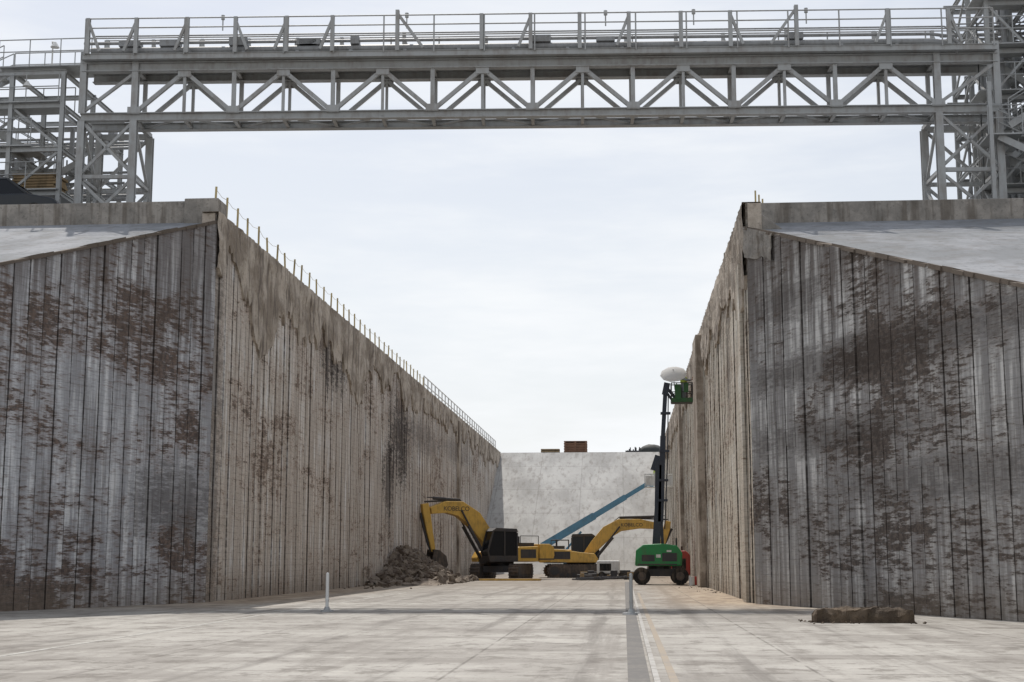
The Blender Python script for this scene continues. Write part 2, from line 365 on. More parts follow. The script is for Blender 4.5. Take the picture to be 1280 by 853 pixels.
# ------------------------------------------------------------ bridge
BR=empty('steel_truss_bridge',(-17.9,49.6,0),math.atan2(1.3,28.8))
nx=16; dxp=1.845; LX=nx*dxp; Z0,Z1=17.42,19.50; WY=1.25
bm=B()
for yy in (0,WY):
    ibeam(bm,(-2.0,yy,Z0+.15),(LX+2.2,yy,Z0+.15),.28,.30)
    ibeam(bm,(-2.0,yy,Z1-.02),(LX+2.2,yy,Z1-.02),.32,.34)
    for i in range(nx+1):
        X=i*dxp; beam(bm,(X,yy,Z0+.28),(X,yy,Z1-.18),.10 if i%2 else .15,.12)
        s_=-.09 if yy==0 else .09
        zz=Z1-.28 if i%2 else Z0+.38
        box(bm,X-.24,X+.24,yy-.02+s_,yy+.02+s_,zz-.14,zz+.14)
        if i<nx:
            if i%2==1: beam(bm,(X+.06,yy,Z1-.25),(X+dxp-.06,yy,Z0+.34),.14,.14)
            else: beam(bm,(X+.06,yy,Z0+.34),(X+dxp-.06,yy,Z1-.25),.14,.14)
obj('trusses',bm,M_steel,BR)
bm=B()
for i in range(nx+1):
    X=i*dxp
    ibeam(bm,(X,.03,Z0+.12),(X,WY-.03,Z0+.12),.12,.16,t=.02); ibeam(bm,(X,.03,Z1+.0),(X,WY-.03,Z1+.0),.14,.22)
    if i<nx:
        a,b_=(0,WY) if i%2 else (WY,0)
        beam(bm,(X,a,Z0+.10),(X+dxp,b_,Z0+.10),.07,.06)
obj('cross_members',bm,M_steel,BR)
bm=B()
box(bm,-1.9,LX+2.1,-.35,WY+.35,Z1+.18,Z1+.23)
ibeam(bm,(-1.9,-.42,Z1+.27),(LX+2.1,-.42,Z1+.27),.10,.22,t=.02); ibeam(bm,(-1.9,WY+.42,Z1+.27),(LX+2.1,WY+.42,Z1+.27),.10,.22,t=.02)
obj('deck',bm,M_steel,BR)
bm=B()
for (y,z,r) in ((-.12,Z1+.60,.12),(.30,Z1+.66,.10),(.7,Z1+.82,.17),(1.1,Z1+.72,.10),(1.3,Z1+.98,.07),(-.2,Z1+.86,.06),(-.25,Z1+1.12,.03)):
    path(bm,[(-2+random.random(),y,z),(LX-.3+random.random()*.7,y,z),(LX+.5,y,z-.1),(LX+.8,y,z-.4)],r,seg=12)
for i in range(0,33,2): box(bm,i-2,i-1.88,-.3,WY+.1,Z1+.24,Z1+.5)
rr=random.Random(3)
for i in range(9):
    X=rr.uniform(-1,29); box(bm,X,X+rr.uniform(.3,.9),-.3,0.1,Z1+.72,Z1+.72+rr.uniform(.15,.3))
obj('pipes',bm,M_pipe,BR)
bm=B()
for yy in (-.5,WY+.5):
    for z in (1.0,1.42,1.80): rod(bm,(-1.8,yy,Z1+z*.95),(LX+2,yy,Z1+z*.95),.026)
    for i in range(19): 
        X=-1.8+i*1.85; rod(bm,(X,yy,Z1+.3),(X,yy,Z1+1.72),.028)
for i,X in enumerate((-1.7,.1,2,3.8,5.7,7.4,9.8,12.9,14.7,16.5,18.3,20.2,22.0,24.4,27.7,29.9)):
    big=(i in (6,13)); h=1.72 if not big else 1.9; s_=1 if i%3 else -1
    ibeam(bm,(X,-.5,Z1+.35),(X,-.5,Z1+h),.14,.14,up=(0,1,0),t=.03); 
    if i not in (7,9,11): beam(bm,(X,-.5,Z1+h-.12),(X-s_*(.95 if big else .45),-.5,Z1+.45),.10,.10)
    ibeam(bm,(X,WY+.5,Z1+.35),(X,WY+.5,Z1+h),.13,.13,up=(0,1,0)); beam(bm,(X,WY+.5,Z1+h-.15),(X+.4,WY+.5,Z1+.45),.08,.08)
for X in (3.0,10.0,17.5,20.8,25.0): rod(bm,(X,.8,Z1+1.7),(X,.8,Z1+2.3),.025); rod(bm,(X,.8,Z1+2.13),(X,.8,Z1+2.3),.07)
obj('railings_and_frames',bm,M_steel,BR)
bm=B()
TY=2.1
for (xa,xb) in ((-1.95,0.0),(LX,LX+2.15)):
    for yy in (0,TY):
        for X in (xa,xb): ibeam(bm,(X,yy,ZP),(X,yy,Z0+.0),.26,.26,up=(0,1,0),t=.035)
        if yy==0:
            for X in (xa,xb): ibeam(bm,(X,yy,Z0+.3),(X,yy,Z1+.6),.24,.24,up=(0,1,0),t=.035)
        zm=ZP+2.3
        beam(bm,(xa,yy,ZP+.3),(xb,yy,zm-.1),.10); beam(bm,(xb,yy,ZP+.3),(xa,yy,zm-.1),.10)
        beam(bm,(xa,yy,zm),(xb,yy,zm),.14); beam(bm,(xa,yy,zm+.1),(xb,yy,Z0),.10); beam(bm,(xb,yy,zm+.1),(xa,yy,Z0),.10)
        if yy==0: beam(bm,(xa,yy,Z0+.35),(xb,yy,Z1-.2),.11)
        else: beam(bm,(xa,yy,Z0+.02),(xb,yy,Z0+.02),.2)
    for X in (xa,xb):
        beam(bm,(X,0,ZP+.3),(X,TY,ZP+2.1),.10); beam(bm,(X,TY,ZP+2.3),(X,0,Z0),.10); beam(bm,(X,0,ZP+2.3),(X,TY,ZP+2.3),.12); beam(bm,(X,WY,Z0+.05),(X,TY,Z0+.05),.16)
        box(bm,X-.3,X+.3,-.3,.3,ZP,ZP+.05); box(bm,X-.3,X+.3,TY-.3,TY+.3,ZP,ZP+.05)
obj('support_bents',bm,M_steel,BR)
# ------------------------------------------------------------ left stair tower
def railing(bm,p0,p1,h=1.05,n=None):
    p0=Vector(p0);p1=Vector(p1);n=n or max(1,int((p1-p0).length/1.2))
    up=Vector((0,0,1))
    for k in (h,h*.55): rod(bm,p0+up*k,p1+up*k,.022,seg=6)
    for i in range(n+1):
        p=p0.lerp(p1,i/n); rod(bm,p,p+up*h,.022,seg=6)
def stairs(bm,p0,p1,wd):
    p0=Vector(p0);p1=Vector(p1); n=int(abs(p1.z-p0.z)/.2)
    for s_ in (0,wd):
        o=Vector((0,s_,0)); beam(bm,p0+o,p1+o,.05,.25); railing(bm,p0+o,p1+o,1.0,3)
    for i in range(n):
        p=p0.lerp(p1,(i+.5)/n); box(bm,p.x-.13,p.x+.13,p.y+.03,p.y+wd-.03,p.z-.02,p.z+.02)
ST=empty('steel_stair_tower',(0,0,0))
bm=B()
cols=[(-20.9,50.2),(-22.9,50.2),(-24.9,50.2),(-27.2,50.2),(-20.9,53.2),(-22.9,53.2),(-24.9,53.2),(-27.2,53.2),(-20.9,56.5),(-24.9,56.5)]
for (x,y) in cols: ibeam(bm,(x,y,ZP),(x,y,19.6 if x>-24 else 18.4),.16,.16,up=(0,1,0),t=.025)
for z in (14.9,16.6,18.3,19.6):
    for y in (50.2,53.2,56.5):
        ibeam(bm,(-28.5 if z<18 else -24.9,y,z),(-20.8,y,z),.12,.18,t=.02)
    for x in (-20.9,-22.9,-24.9): ibeam(bm,(x,50.2,z),(x,56.5,z),.12,.16,t=.02)
for (a,b_,z0,z1) in ((-20.9,-22.9,13,14.9),(-22.9,-24.9,14.9,16.6),(-20.9,-22.9,16.6,18.3),(-24.9,-27.2,13,14.9),(-24.9,-22.9,18.3,19.7),(-22.9,-20.9,14.9,16.6),(-24.9,-27.2,16.6,18.3)):
    for y in (50.25,53.25): beam(bm,(a,y,z0),(b_,y,z1),.09); 
    beam(bm,(b_,53.3,z0),(a,53.3,z1),.08)
for z,xa,xb,yb in ((19.80,-23.4,-19.8,51.4),(18.42,-24.8,-21,51.6),(16.72,-28.4,-22,51.6),(15.02,-27,-20.9,53.4)):
    box(bm,xa,xb,50.0,yb,z-.02,z+.03)
    railing(bm,(xa,50.0,z),(xb,50.0,z)); railing(bm,(xa,yb,z),(xb,yb,z)); 
stairs(bm,(-26.6,50.4,18.4),(-23.4,50.4,19.80),.9)
stairs(bm,(-22.2,51.6,16.7),(-25.2,51.6,18.4),.9)
stairs(bm,(-28,50.3,16.7),(-24.9,50.3,15.0),.9)
stairs(bm,(-21.4,50.6,13.1),(-24.2,50.6,15.0),.9)
stairs(bm,(-21,52.3,16.7),(-24,52.3,15.0),.9)
obj('frame_and_stairs',bm,M_steel2,ST)
bm=B()
rr=random.Random(11)
for i in range(46):
    x=rr.uniform(-28.3,-21); y=rr.uniform(51.6,56); z=rr.choice((15.05,16.75,18.45,13.0)); w_=rr.uniform(.15,.5)
    if rr.random()<.35: box(bm,x,x+w_,y,y+.4,z,z+rr.uniform(.3,1.0))
    else: rod(bm,(x,y,z),(x,y,z+rr.uniform(.5,1.6)),rr.uniform(.03,.12))
for i in range(18):
    y=rr.uniform(53,56); z=rr.uniform(13.6,19.2); rod(bm,(-28,y,z),(-19.5,y,z),rr.uniform(.03,.08))
obj('equipment',bm,M_pipe,ST)
bm=B()
rod(bm,(-21.4,50.2,19.8),(-21.4,50.2,20.6),.03); path(bm,[(-21.4,50.2,20.6),(-21.3,49.9,20.7),(-21.1,49.7,20.6)],.025); rod(bm,(-21.1,49.7,20.6),(-21.1,49.7,20.4),.05,r2=.17)
rod(bm,(-22.1,50.0,19.0),(-22.1,49.7,19.1),.025); rod(bm,(-22.1,49.7,19.1),(-22.1,49.7,18.9),.05,r2=.17)
obj('lamp_fittings',bm,M_wht,ST)
bm=B()
for i in range(7): box(bm,-22.9+.05*(i%2),-21.2-.04*(i%3),50.6,51.8,15.06+i*.11,15.06+i*.11+.085)
obj('timber_stack',bm,M_wood,ST)
# ------------------------------------------------------------ right service tower
RT=empty('steel_service_tower',(0,0,0))
bm=B(); xs=(13.9,15.5,17.4,20.0); ys=(52.6,55.2,58.0)
for x in xs:
    for y in ys: ibeam(bm,(x,y,ZP),(x,y,24.2),.16,.16,up=(0,1,0),t=.025)
zs=(14.9,16.7,18.5,20.3,22.2,24.0)
for z in zs:
    for y in ys: ibeam(bm,(xs[0],y,z),(xs[-1],y,z),.12,.18,t=.02)
    for x in xs: ibeam(bm,(x,ys[0],z),(x,ys[-1],z),.12,.16,t=.02)
zl=(13.0,)+zs
for k,(z0,z1) in enumerate(zip(zl,zl[1:])):
    for y in ys:
        for j,(a,b_) in enumerate(zip(xs,xs[1:])):
            if (k+j)%2: beam(bm,(a,y,z0),(b_,y,z1),.08)
            else: beam(bm,(b_,y,z0),(a,y,z1),.08)
    for x in xs[:2]: beam(bm,(x,ys[0],z0),(x,ys[1],z1),.08); beam(bm,(x,ys[2],z0),(x,ys[1],z1),.08)
    z=z1+.14; box(bm,xs[0]-.5,xs[-1],ys[0]-.5,ys[0]+1.0,z-.02,z+.02); railing(bm,(xs[0]-.5,ys[0]-.5,z),(xs[-1],ys[0]-.5,z)); railing(bm,(xs[0]-.5,ys[0]-.5,z),(xs[0]-.5,ys[0]+1,z))
for k,z in enumerate(zs[:-1]):
    if k%2: stairs(bm,(14.2,55.6,z+.1),(16.9,55.6,zs[k+1]+.1),.9)
    else: stairs(bm,(16.9,53.8,z+.1),(14.2,53.8,zs[k+1]+.1),.9)
# front stair flight and landing beside the bridge
stairs(bm,(13.6,50.6,16.4),(16.4,50.6,14.9),.9); stairs(bm,(16.6,50.6,18.4),(14.0,50.6,16.8),.9)
for (z,xa,xb) in ((16.45,13.2,14.4),(14.85,16.2,19),(18.45,16.3,19)): box(bm,xa,xb,50.4,52.0,z-.03,z+.02); railing(bm,(xa,50.4,z),(xb,50.4,z))
for x in (13.3,16.3): ibeam(bm,(x,50.45,ZP),(x,50.45,18.4),.14,.14,up=(0,1,0),t=.02)
obj('frame_and_stairs',bm,M_steel2,RT)
bm=B()
rr=random.Random(5)
for i in range(20):
    x=rr.uniform(14,19); y=rr.uniform(53.5,58); rod(bm,(x,y,13),(x,y,rr.uniform(19,24)),rr.uniform(.04,.12))
for i in range(44):
    x=rr.uniform(14,18); y=rr.uniform(53.5,57.5); z=rr.choice((13,)+zs)+.15; box(bm,x,x+rr.uniform(.2,.7),y,y+.4,z,z+rr.uniform(.3,1.1))
rod(bm,(16.2,55.4,16.9),(16.2,55.4,18.3),.55,seg=20); rod(bm,(15.6,56,20.4),(15.6,56,21.8),.5,seg=20)
for i in range(12):
    z=rr.uniform(14,24); y=rr.uniform(54,57.5); rod(bm,(13.2,y,z),(20,y,z),rr.uniform(.03,.08))
obj('equipment',bm,M_pipe,RT)
bm=B(); box(bm,15.6,20.5,53,58,24.2,27); obj('cabin',bm,M_wht,RT)
# ------------------------------------------------------------ edge posts and guardrail on the left wall
bm=B(); y=YC+.5; rr=random.Random(2); prev=None
while y<98:
    h=.95+rr.uniform(-.06,.06); lx=rr.uniform(-.05,.05); X=XL-.22
    beam(bm,(X,y,ZP-.1),(X+lx,y+rr.uniform(-.05,.05),ZP+h),.065,.05)
    top_=(X+lx,y,ZP+h-.1)
    if prev: 
        m_=(Vector(prev)+Vector(top_))/2-Vector((0,0,.08)); path(bm,[prev,m_,top_],.007,seg=5)
    prev=top_; y+=1.5+rr.uniform(-.12,.12)
obj('post_and_rope_fence',bm,M_post)
bm=B(); 
for yy in [98+i*2.0 for i in range(29)]: beam(bm,(XL-.2,yy,ZP-.05),(XL-.2,yy,ZP+1.05),.09)
for z in (.5,1.02): rod(bm,(XL-.2,98,ZP+z),(XL-.2,154,ZP+z),.04,seg=6)
box(bm,XL-.23,XL-.19,98,154,ZP,ZP+.15)
obj('guardrail',bm,M_wht)
bm=B(); 
for i in range(3): rod(bm,(4.7+.12*i,48.6,13.0),(4.7+.12*i,48.6,14.05-.15*i),.03)
box(bm,4.5,5.2,48.5,48.8,13.0,13.3)
obj('pipe_stub',bm,M_post)
# ------------------------------------------------------------ excavators
def excavator(loc,rot,track_rot,sc,boom,bw,stick,bucket_rot):
    e=empty('excavator',loc,rot,sc)
    u=B()
    for yc in (-1.25,1.25):
        pts=[]
        for k in range(9):
            t=-math.pi/2+math.pi*k/8; pts.append((1.85+.46*math.cos(t),.5+.46*math.sin(t)))
        for k in range(9):
            t=math.pi/2+math.pi*k/8; pts.append((-1.85+.46*math.cos(t),.5+.46*math.sin(t)))
        prism(u,pts,yc-.3,yc+.3,0)
        per=[]
        for i in range(19): per.append((-1.85+i*3.7/18,.0,0)); per.append((-1.85+i*3.7/18,1.0,0))
        for (x,z,_) in per: box(u,x-.03,x+.03,yc-.32,yc+.32,z-.015 if z<.5 else z-.06,z+.06 if z<.5 else z+.0)
        for sx in (-1,1):
            for k in range(-3,4):
                t=k*.42; x=sx*(1.85+.49*math.cos(t)); z=.5+.49*math.sin(t)
                beam(u,(x,yc-.32,z),(x,yc+.32,z),.06,.06)
        for s_ in (-.31,.31):
            for x in (-1.85,1.85): rod(u,(x,yc+s_-.02,.5),(x,yc+s_+.02,.5),.33,1,16)
            for i in range(7): rod(u,(-1.3+i*.43,yc+s_-.015,.2),(-1.3+i*.43,yc+s_+.015,.2),.14,1,10)
    box(u,-1.3,1.3,-.95,.95,.45,.85,1); rod(u,(0,0,.8),(0,0,1.12),.75,1,20)
    obj('undercarriage',u,[M_track,M_dark],e,rotz=track_rot)
    b=B()
    prism(b,[(-2.9,1.2),(-2.75,1.1),(1.5,1.1),(1.55,1.35),(1.3,1.75),(.2,1.85),(-1.0,2.05),(-1.9,2.1),(-1.95,1.25),(-2.8,1.25)],-1.45,-.55)
    prism(b,[(-1.9,1.12),(-.40,1.12),(-.40,2.05),(-1.9,2.1)],-.54,1.45)
    pts=[(-1.95,1.15),(-2.85,1.2),(-3.05,1.5),(-3.0,2.05),(-2.7,2.25),(-1.95,2.25)]
    prism(b,pts,-1.5,1.5)
    obj('house',b,M_yel,e,bevel=.06)
    b=B(); box(b,-1.8,-.9,-1.0,1.0,2.1,2.32); rod(b,(-1.5,-.6,2.3),(-1.5,-.6,2.75),.07); box(b,-1.7,-.5,-1.47,-1.44,1.35,1.9); box(b,-1.7,-.6,1.44,1.47,1.35,1.9)
    box(b,-3.0,-1.9,-1.52,1.52,1.24,1.32)
    box(b,-.3,1.4,-.5,.5,1.0,1.35)
    for y in (-1.4,1.4): path(b,[(-1.9,y,2.2),(-1.9,y,2.75),(-.6,y,2.75),(-.6,y,2.1)],.025)
    obj('grilles_and_exhaust',b,M_dark,e)
    b=B()
    cp=[(-.35,1.15),(1.55,1.15),(1.72,1.75),(1.35,3.05),(1.1,3.15),(-.25,3.12),(-.35,2.95)]
    prism(b,cp,.5,1.42)
    obj('cab_glass',b,M_glass,e)
    b=B()
    for y in (.5,1.42):
        for a,c in (((-.35,1.15),(-.35,2.95)),((1.72,1.75),(1.35,3.05)),((1.55,1.15),(1.72,1.75)),((.55,1.15),(.55,3.1))): beam(b,(a[0],y,a[1]),(c[0],y,c[1]),.09,.09)
    prism(b,[(-.4,3.0),(-.3,3.2),(1.15,3.24),(1.45,3.04)],.44,1.48)
    prism(b,[(-.38,1.12),(1.58,1.12),(1.7,1.5),(-.38,1.5)],.46,1.46)
    obj('cab_frame',b,M_dark,e)
    b=B(); spine(b,boom,bw,-.3,.3)
    obj('boom',b,M_yel,e,bevel=.04)
    b=B(); spine(b,stick,[.42,.5,.42,.26],-.2,.2); obj('stick',b,M_yel,e,bevel=.03)
    b=B()
    mid=boom[len(boom)//2]; 
    for y in (-.42,.42):
        rod(b,(1.35,y,1.35),(mid[0]*.72+1.35*.28,y,mid[1]*.7+1.35*.3-.15),.11); rod(b,(1.35,y,1.35),(mid[0],y,mid[1]-.1),.06)
    rod(b,(mid[0],0,mid[1]+.55),(stick[0][0]-.6,0,stick[0][1]+.35),.11); rod(b,(mid[0],0,mid[1]+.55),(stick[0][0],0,stick[0][1]+.12),.055)
    s1,s3=stick[1],stick[3]
    dx_=.38
    rod(b,(s1[0]+dx_,0,s1[1]),(s3[0]+.32,0,s3[1]+.45),.09); rod(b,(s3[0]+.32,0,s3[1]+.45),(s3[0]+.1,0,s3[1]-.05),.06)
    for y in (-.08,.08): path(b,[(1.0,y,2.0),(boom[1][0],y,boom[1][1]+.6),(mid[0],y,mid[1]+.62),(stick[0][0]-.2,y,stick[0][1]+.4)],.03)
    obj('hydraulics',b,M_dark,e)
    b=B(); c,s_=math.cos(bucket_rot),math.sin(bucket_rot)
    bp=[(.15,.1),(-.2,.15),(-.75,-.1),(-1.0,-.6),(-.85,-1.1),(-.45,-1.35),(.1,-1.4),(.0,-1.2),(-.35,-1.1),(-.6,-.9),(-.7,-.6),(-.5,-.25),(.05,-.1)]
    P=[(s3[0]+c*x-s_*z,s3[1]+s_*x+c*z) for x,z in bp]
    prism(b,P,-.55,.55)
    for y in (-.55,.53):
        side=[bp[i] for i in (0,1,2,3,4,5,6)]
        prism(b,[(s3[0]+c*x-s_*z,s3[1]+s_*x+c*z) for x,z in side],y-.01,y+.03)
    for k in range(5):
        y=-.5+k*.25; x,z=.1,-1.4; x2,z2=.42,-1.36
        beam(b,(s3[0]+c*x-s_*z,y,s3[1]+s_*x+c*z),(s3[0]+c*x2-s_*z2,y,s3[1]+s_*x2+c*z2),.08,.08,w2=.03)
    obj('bucket',b,M_track,e)
    return e
def lettering(parent,txt,loc,rot,size,mat):
    cu=bpy.data.curves.new('lettering','FONT'); cu.body=txt; cu.size=size; cu.extrude=.005; cu.align_x='CENTER'
    o=bpy.data.objects.new('lettering',cu); COL.objects.link(o); cu.materials.append(mat); o.parent=parent; o.location=loc; o.rotation_euler=rot
    return o
e1=excavator((-8.3,98,0),math.pi+.55,math.pi/2-.70,1.06,[(.6,1.6),(1.25,2.75),(2.1,3.8),(3.1,4.45),(4.1,4.55),(5.15,4.3)],[.6,.98,1.12,1.0,.74,.42],[(5.5,4.75),(5.4,4.15),(5.2,3.1),(4.9,1.75)],.25)
lettering(e1,'KOBELCO',(3.4,.312,4.32),(math.pi/2,0.0,math.pi),.40,M_dark)
e2=excavator((-3.5,107,0),.05,.12,1.0,[(.6,1.5),(1.4,2.4),(2.3,3.35),(3.2,3.85),(4.7,3.95),(6.3,3.75)],[.5,.82,.98,.92,.7,.4],[(6.8,4.15),(6.7,3.6),(6.4,2.6),(6.0,1.5)],.3)
lettering(e2,'KOBELCO',(4.1,-.312,3.75),(math.pi/2,0,0),.36,M_dark)
lettering(e2,'EX 330',(-2.1,-1.51,1.55),(math.pi/2,0,0),.38,M_dark)
# ------------------------------------------------------------ boom lifts
def wheel(b,x,y,r,w,hub=1):
    rod(b,(x,y-w/2,r),(x,y+w/2,r),r,0,22); rod(b,(x,y-w/2-.01,r),(x,y+w/2+.01,r),r*.5,hub,14)
def basket(b,cx,cy,z,wx,wy):
    box(b,cx-wx/2,cx+wx/2,cy-wy/2,cy+wy/2,z-.04,z)
    for h in (.1,.55,1.05):
        for (a,c) in (((-1,-1),(1,-1)),((1,-1),(1,1)),((1,1),(-1,1)),((-1,1),(-1,-1))):
            rod(b,(cx+a[0]*wx/2,cy+a[1]*wy/2,z+h),(cx+c[0]*wx/2,cy+c[1]*wy/2,z+h),.03,0,6)
    for i in range(5):
        for s_ in (-1,1): rod(b,(cx-wx/2+wx*i/4,cy+s_*wy/2,z),(cx-wx/2+wx*i/4,cy+s_*wy/2,z+1.05),.025,0,6)
g_=empty('boom_lift',(1.95,79,0))
b=B()
for x in (-1.0,1.05):
    for y in (-1.1,1.1): wheel(b,x,y,.46,.35)
obj('wheels',b,[M_rubber,M_track],g_)
b=B(); box(b,-1.2,1.25,-.75,.75,.45,.85); rod(b,(0,0,.8),(0,0,1.0),.6); box(b,-1.3,-1.2,-.9,.9,.5,.8); box(b,1.25,1.35,-.9,.9,.5,.8)
obj('chassis',b,M_dark,g_)
b=B(); prism(b,[(-1.35,1.0),(1.15,1.0),(1.2,1.7),(.9,2.1),(.2,2.2),(-.9,2.15),(-1.3,1.85)],-1.1,-.35)
prism(b,[(-1.35,1.0),(1.15,1.0),(1.2,1.5),(.9,1.9),(-.9,1.95),(-1.3,1.65)],.35,1.1)
box(b,-1.3,-.7,-.34,.34,1.0,1.8)
obj('turntable_covers',b,M_grn,g_,bevel=.07)
b=B(); box(b,-1.0,-.3,-1.115,-1.1,1.25,1.6); box(b,.1,.9,-1.115,-1.1,1.25,1.7); box(b,-1.2,.9,-1.112,-1.1,1.05,1.12); rod(b,(.9,-.5,2.0),(.9,-.5,2.5),.05)
obj('vents',b,M_dark,g_)
b=B(); box(b,-.22,.02,-1.118,-1.1,1.45,1.62); box(b,.35,.6,-1.125,-1.116,1.75,1.85); obj('decals',b,M_wht,g_)
b=B()
beam(b,(-.15,0,1.2),(.0,0,6.5),.34,.3,0); beam(b,(.18,0,1.7),(.02,.0,6.3),.16,.16)
beam(b,(-.22,.1,6.2),(.05,.1,7.0),.4,.45)
beam(b,(.08,.0,3.4),(.28,0,8.1),.30,.30); beam(b,(.27,0,8.0),(.46,0,10.7),.23,.23); beam(b,(.42,0,10.4),(.56,0,11.05),.32,.34)
beam(b,(.45,.0,10.9),(1.0,0,10.2),.14,.16); beam(b,(.4,0,10.6),(.9,0,9.95),.08,.08)
rod(b,(-.35,0,2.0),(-.12,0,4.9),.06); path(b,[(.3,.2,3),(.5,.2,6.5),(.62,.2,10.5),(.9,.2,10.0)],.03)
for z in (4.5,5.6,7.2,9.3): box(b,-.1+.05*(z-4),.45+.05*(z-4),-.2,.2,z,z+.12)
obj('articulated_boom',b,M_navy,g_)
BZ=9.95
b=B(); basket(b,1.35,0,BZ,1.15,.95); obj('basket',b,M_dark,g_)
b=B(); box(b,.95,1.3,-.56,-.5,BZ+.12,BZ+.97); box(b,.76,1.92,-.52,-.49,BZ-.02,BZ+.22); box(b,1.45,1.7,-.55,-.5,BZ+.52,BZ+1.02); obj('control_box',b,M_dgrn,g_)
l_=empty('boom_lift',(-4.4,119,0))
b=B()
for x in (-1.1,1.2):
    for y in (-1.1,1.1): wheel(b,x,y,.48,.36)
obj('wheels',b,[M_rubber,M_track],l_)
b=B(); box(b,-1.4,1.5,-.8,.8,.45,.9); rod(b,(0,0,.85),(0,0,1.05),.6); obj('chassis',b,M_dark,l_)
b=B(); prism(b,[(-2.2,1.0),(1.0,1.0),(1.0,1.6),(-.2,2.0),(-2.1,2.0)],-1.15,-.35); prism(b,[(-2.2,1.0),(1.0,1.0),(1.0,1.6),(-.2,2.0),(-2.1,2.0)],.35,1.15); obj('turntable_covers',b,M_blue,l_,bevel=.06)
b=B(); beam(b,(-2.4,0,2.35),(2.0,0,4.9),.45,.6); obj('boom_base_section',b,M_blue,l_)
b=B(); beam(b,(1.9,0,4.84),(4.6,0,6.45),.34,.46); beam(b,(4.5,0,6.38),(6.5,0,7.58),.25,.34); beam(b,(6.4,0,7.5),(6.9,0,7.3),.18,.2); rod(b,(-.8,0,1.6),(.9,0,3.6),.09); obj('boom_fly_sections',b,M_blue,l_)
b=B(); basket(b,7.35,0,7.25,2.3,.9); box(b,6.25,8.45,-.48,-.46,7.4,8.15); box(b,7.0,7.6,-.5,-.3,8.1,8.45); obj('basket',b,M_wht,l_)
# ------------------------------------------------------------ workers
def worker(loc,rotz,joints,mat,parent=None,name='worker'):
    e=empty(name,loc,rotz)
    V=[];E=[];Rr=[]
    def add(p,r,par=None):
        V.append(p);Rr.append(r); i=len(V)-1
        if par is not None: E.append((par,i))
        return i
    J=joints
    pel=add((0,0,.95),.15); 
    ch=add((.02,0,1.18),.15,pel); sh=add((.04,0,1.40),.16,ch); nk=add((.05,0,1.50),.065,sh)
    hands=[]
    for s_,k in ((1,'l'),(-1,'r')):
        hp=add((0,s_*.10,.90),.105,pel); kn=add((J.get('knee',.04),s_*.12,.50),.075,hp); an=add((0,s_*.13,.10),.055,kn); add((.16,s_*.14,.05),.045,an)
        so_=add((.03,s_*.20,1.40),.075,sh); el=add(J['el'+k],.055,so_); wr=add(J['wr'+k],.038,el); hands.append((J['el'+k],J['wr'+k],s_))
    me=bpy.data.meshes.new('body'); me.from_pydata(V,E,[]); o=bpy.data.objects.new('body',me); COL.objects.link(o); o.parent=e; me.materials.append(mat)
    md=o.modifiers.new('s','SKIN'); 
    for i,sv in enumerate(me.skin_vertices[0].data): sv.radius=(Rr[i],Rr[i]); sv.use_root=(i==0)
    md2=o.modifiers.new('ss','SUBSURF'); md2.levels=1; md2.render_levels=2
    b=B()
    bmesh.ops.create_uvsphere(b,u_segments=20,v_segments=14,radius=.1,matrix=Matrix.Translation((.07,0,1.63))@Matrix.Diagonal((1.0,.8,1.22,1)))
    rod(b,(.05,0,1.48),(.06,0,1.58),.055)
    rod(b,(.165,0,1.63),(.185,0,1.605),.014,r2=.02)
    for y in (-.082,.082): rod(b,(.06,y,1.62),(.06,y*1.12,1.62),.03)
    for (el,wr,s_) in hands:
        el=Vector(el);wr=Vector(wr);d=(wr-el).normalized(); sd_=d.cross(Vector((0,0,1))).normalized() if abs(d.z)<.95 else Vector((0,1,0))
        rod(b,wr,wr+d*.09,.036,r2=.034)
        for k,fl_ in enumerate((.06,.075,.07,.05)): 
            q=wr+d*.085+sd_*(-.03+k*.02); rod(b,q,q+d*fl_+Vector((0,0,-.015)),.009,seg=6)
        rod(b,wr+d*.03+sd_*-.03,wr+d*.08+sd_*-.065,.011,seg=6)
    obj('head_and_hands',b,M_skin,e,smooth=True)
    b=B(); 
    for y in (-.033,.033): rod(b,(.158,y,1.645),(.168,y,1.645),.012)
    box(b,.158,.166,-.022,.022,1.572,1.578)
    obj('eyes_and_mouth',b,M_dark,e)
    b=B()
    bmesh.ops.create_uvsphere(b,u_segments=20,v_segments=12,radius=.125,matrix=Matrix.Translation((.06,0,1.69))@Matrix.Diagonal((1.1,.92,.85,1)))
    for v in list(b.verts):
        if v.co.z<1.675: v.co.z=1.675
    rod(b,(.09,0,1.672),(.09,0,1.682),.145,seg=20)
    obj('hard_hat',b,M_hat,e,smooth=False)
    b=B(); prism(b,[(-.13,1.05),(.17,1.05),(.2,1.25),(.17,1.45),(-.11,1.45),(-.14,1.25)],-.175,.175); obj('vest',b,M_vest,e,bevel=.05)
    return e
worker((3.40,79.05,BZ+.01),math.radians(-20),{'ell':(.30,.24,1.22),'wrl':(.48,.18,1.38),'elr':(.28,-.25,1.2),'wrr':(.5,-.15,1.25)},M_suit)
worker((2.7,119.0,7.26),math.radians(30),{'ell':(.22,.26,1.15),'wrl':(.42,.2,1.25),'elr':(.1,-.27,1.1),'wrr':(.3,-.25,1.0)},M_suit)
m,nt,b,tc=newmat('umbrella_fabric'); b.inputs['Base Color'].default_value=(.75,.74,.72,1)
tr_=nd(nt,'ShaderNodeBsdfTranslucent',{'Color':(.75,.74,.72,1)}); mx=nd(nt,'ShaderNodeMixShader',{0:.45,1:b.outputs[0],2:tr_.outputs[0]}); nt.links.new(mx.outputs[0],nt.nodes['Material Output'].inputs[0]); M_umb=m
ue=empty('umbrella',(2.98,79.3,BZ+.03)); ue.rotation_euler=(math.radians(42),math.radians(-6),0)
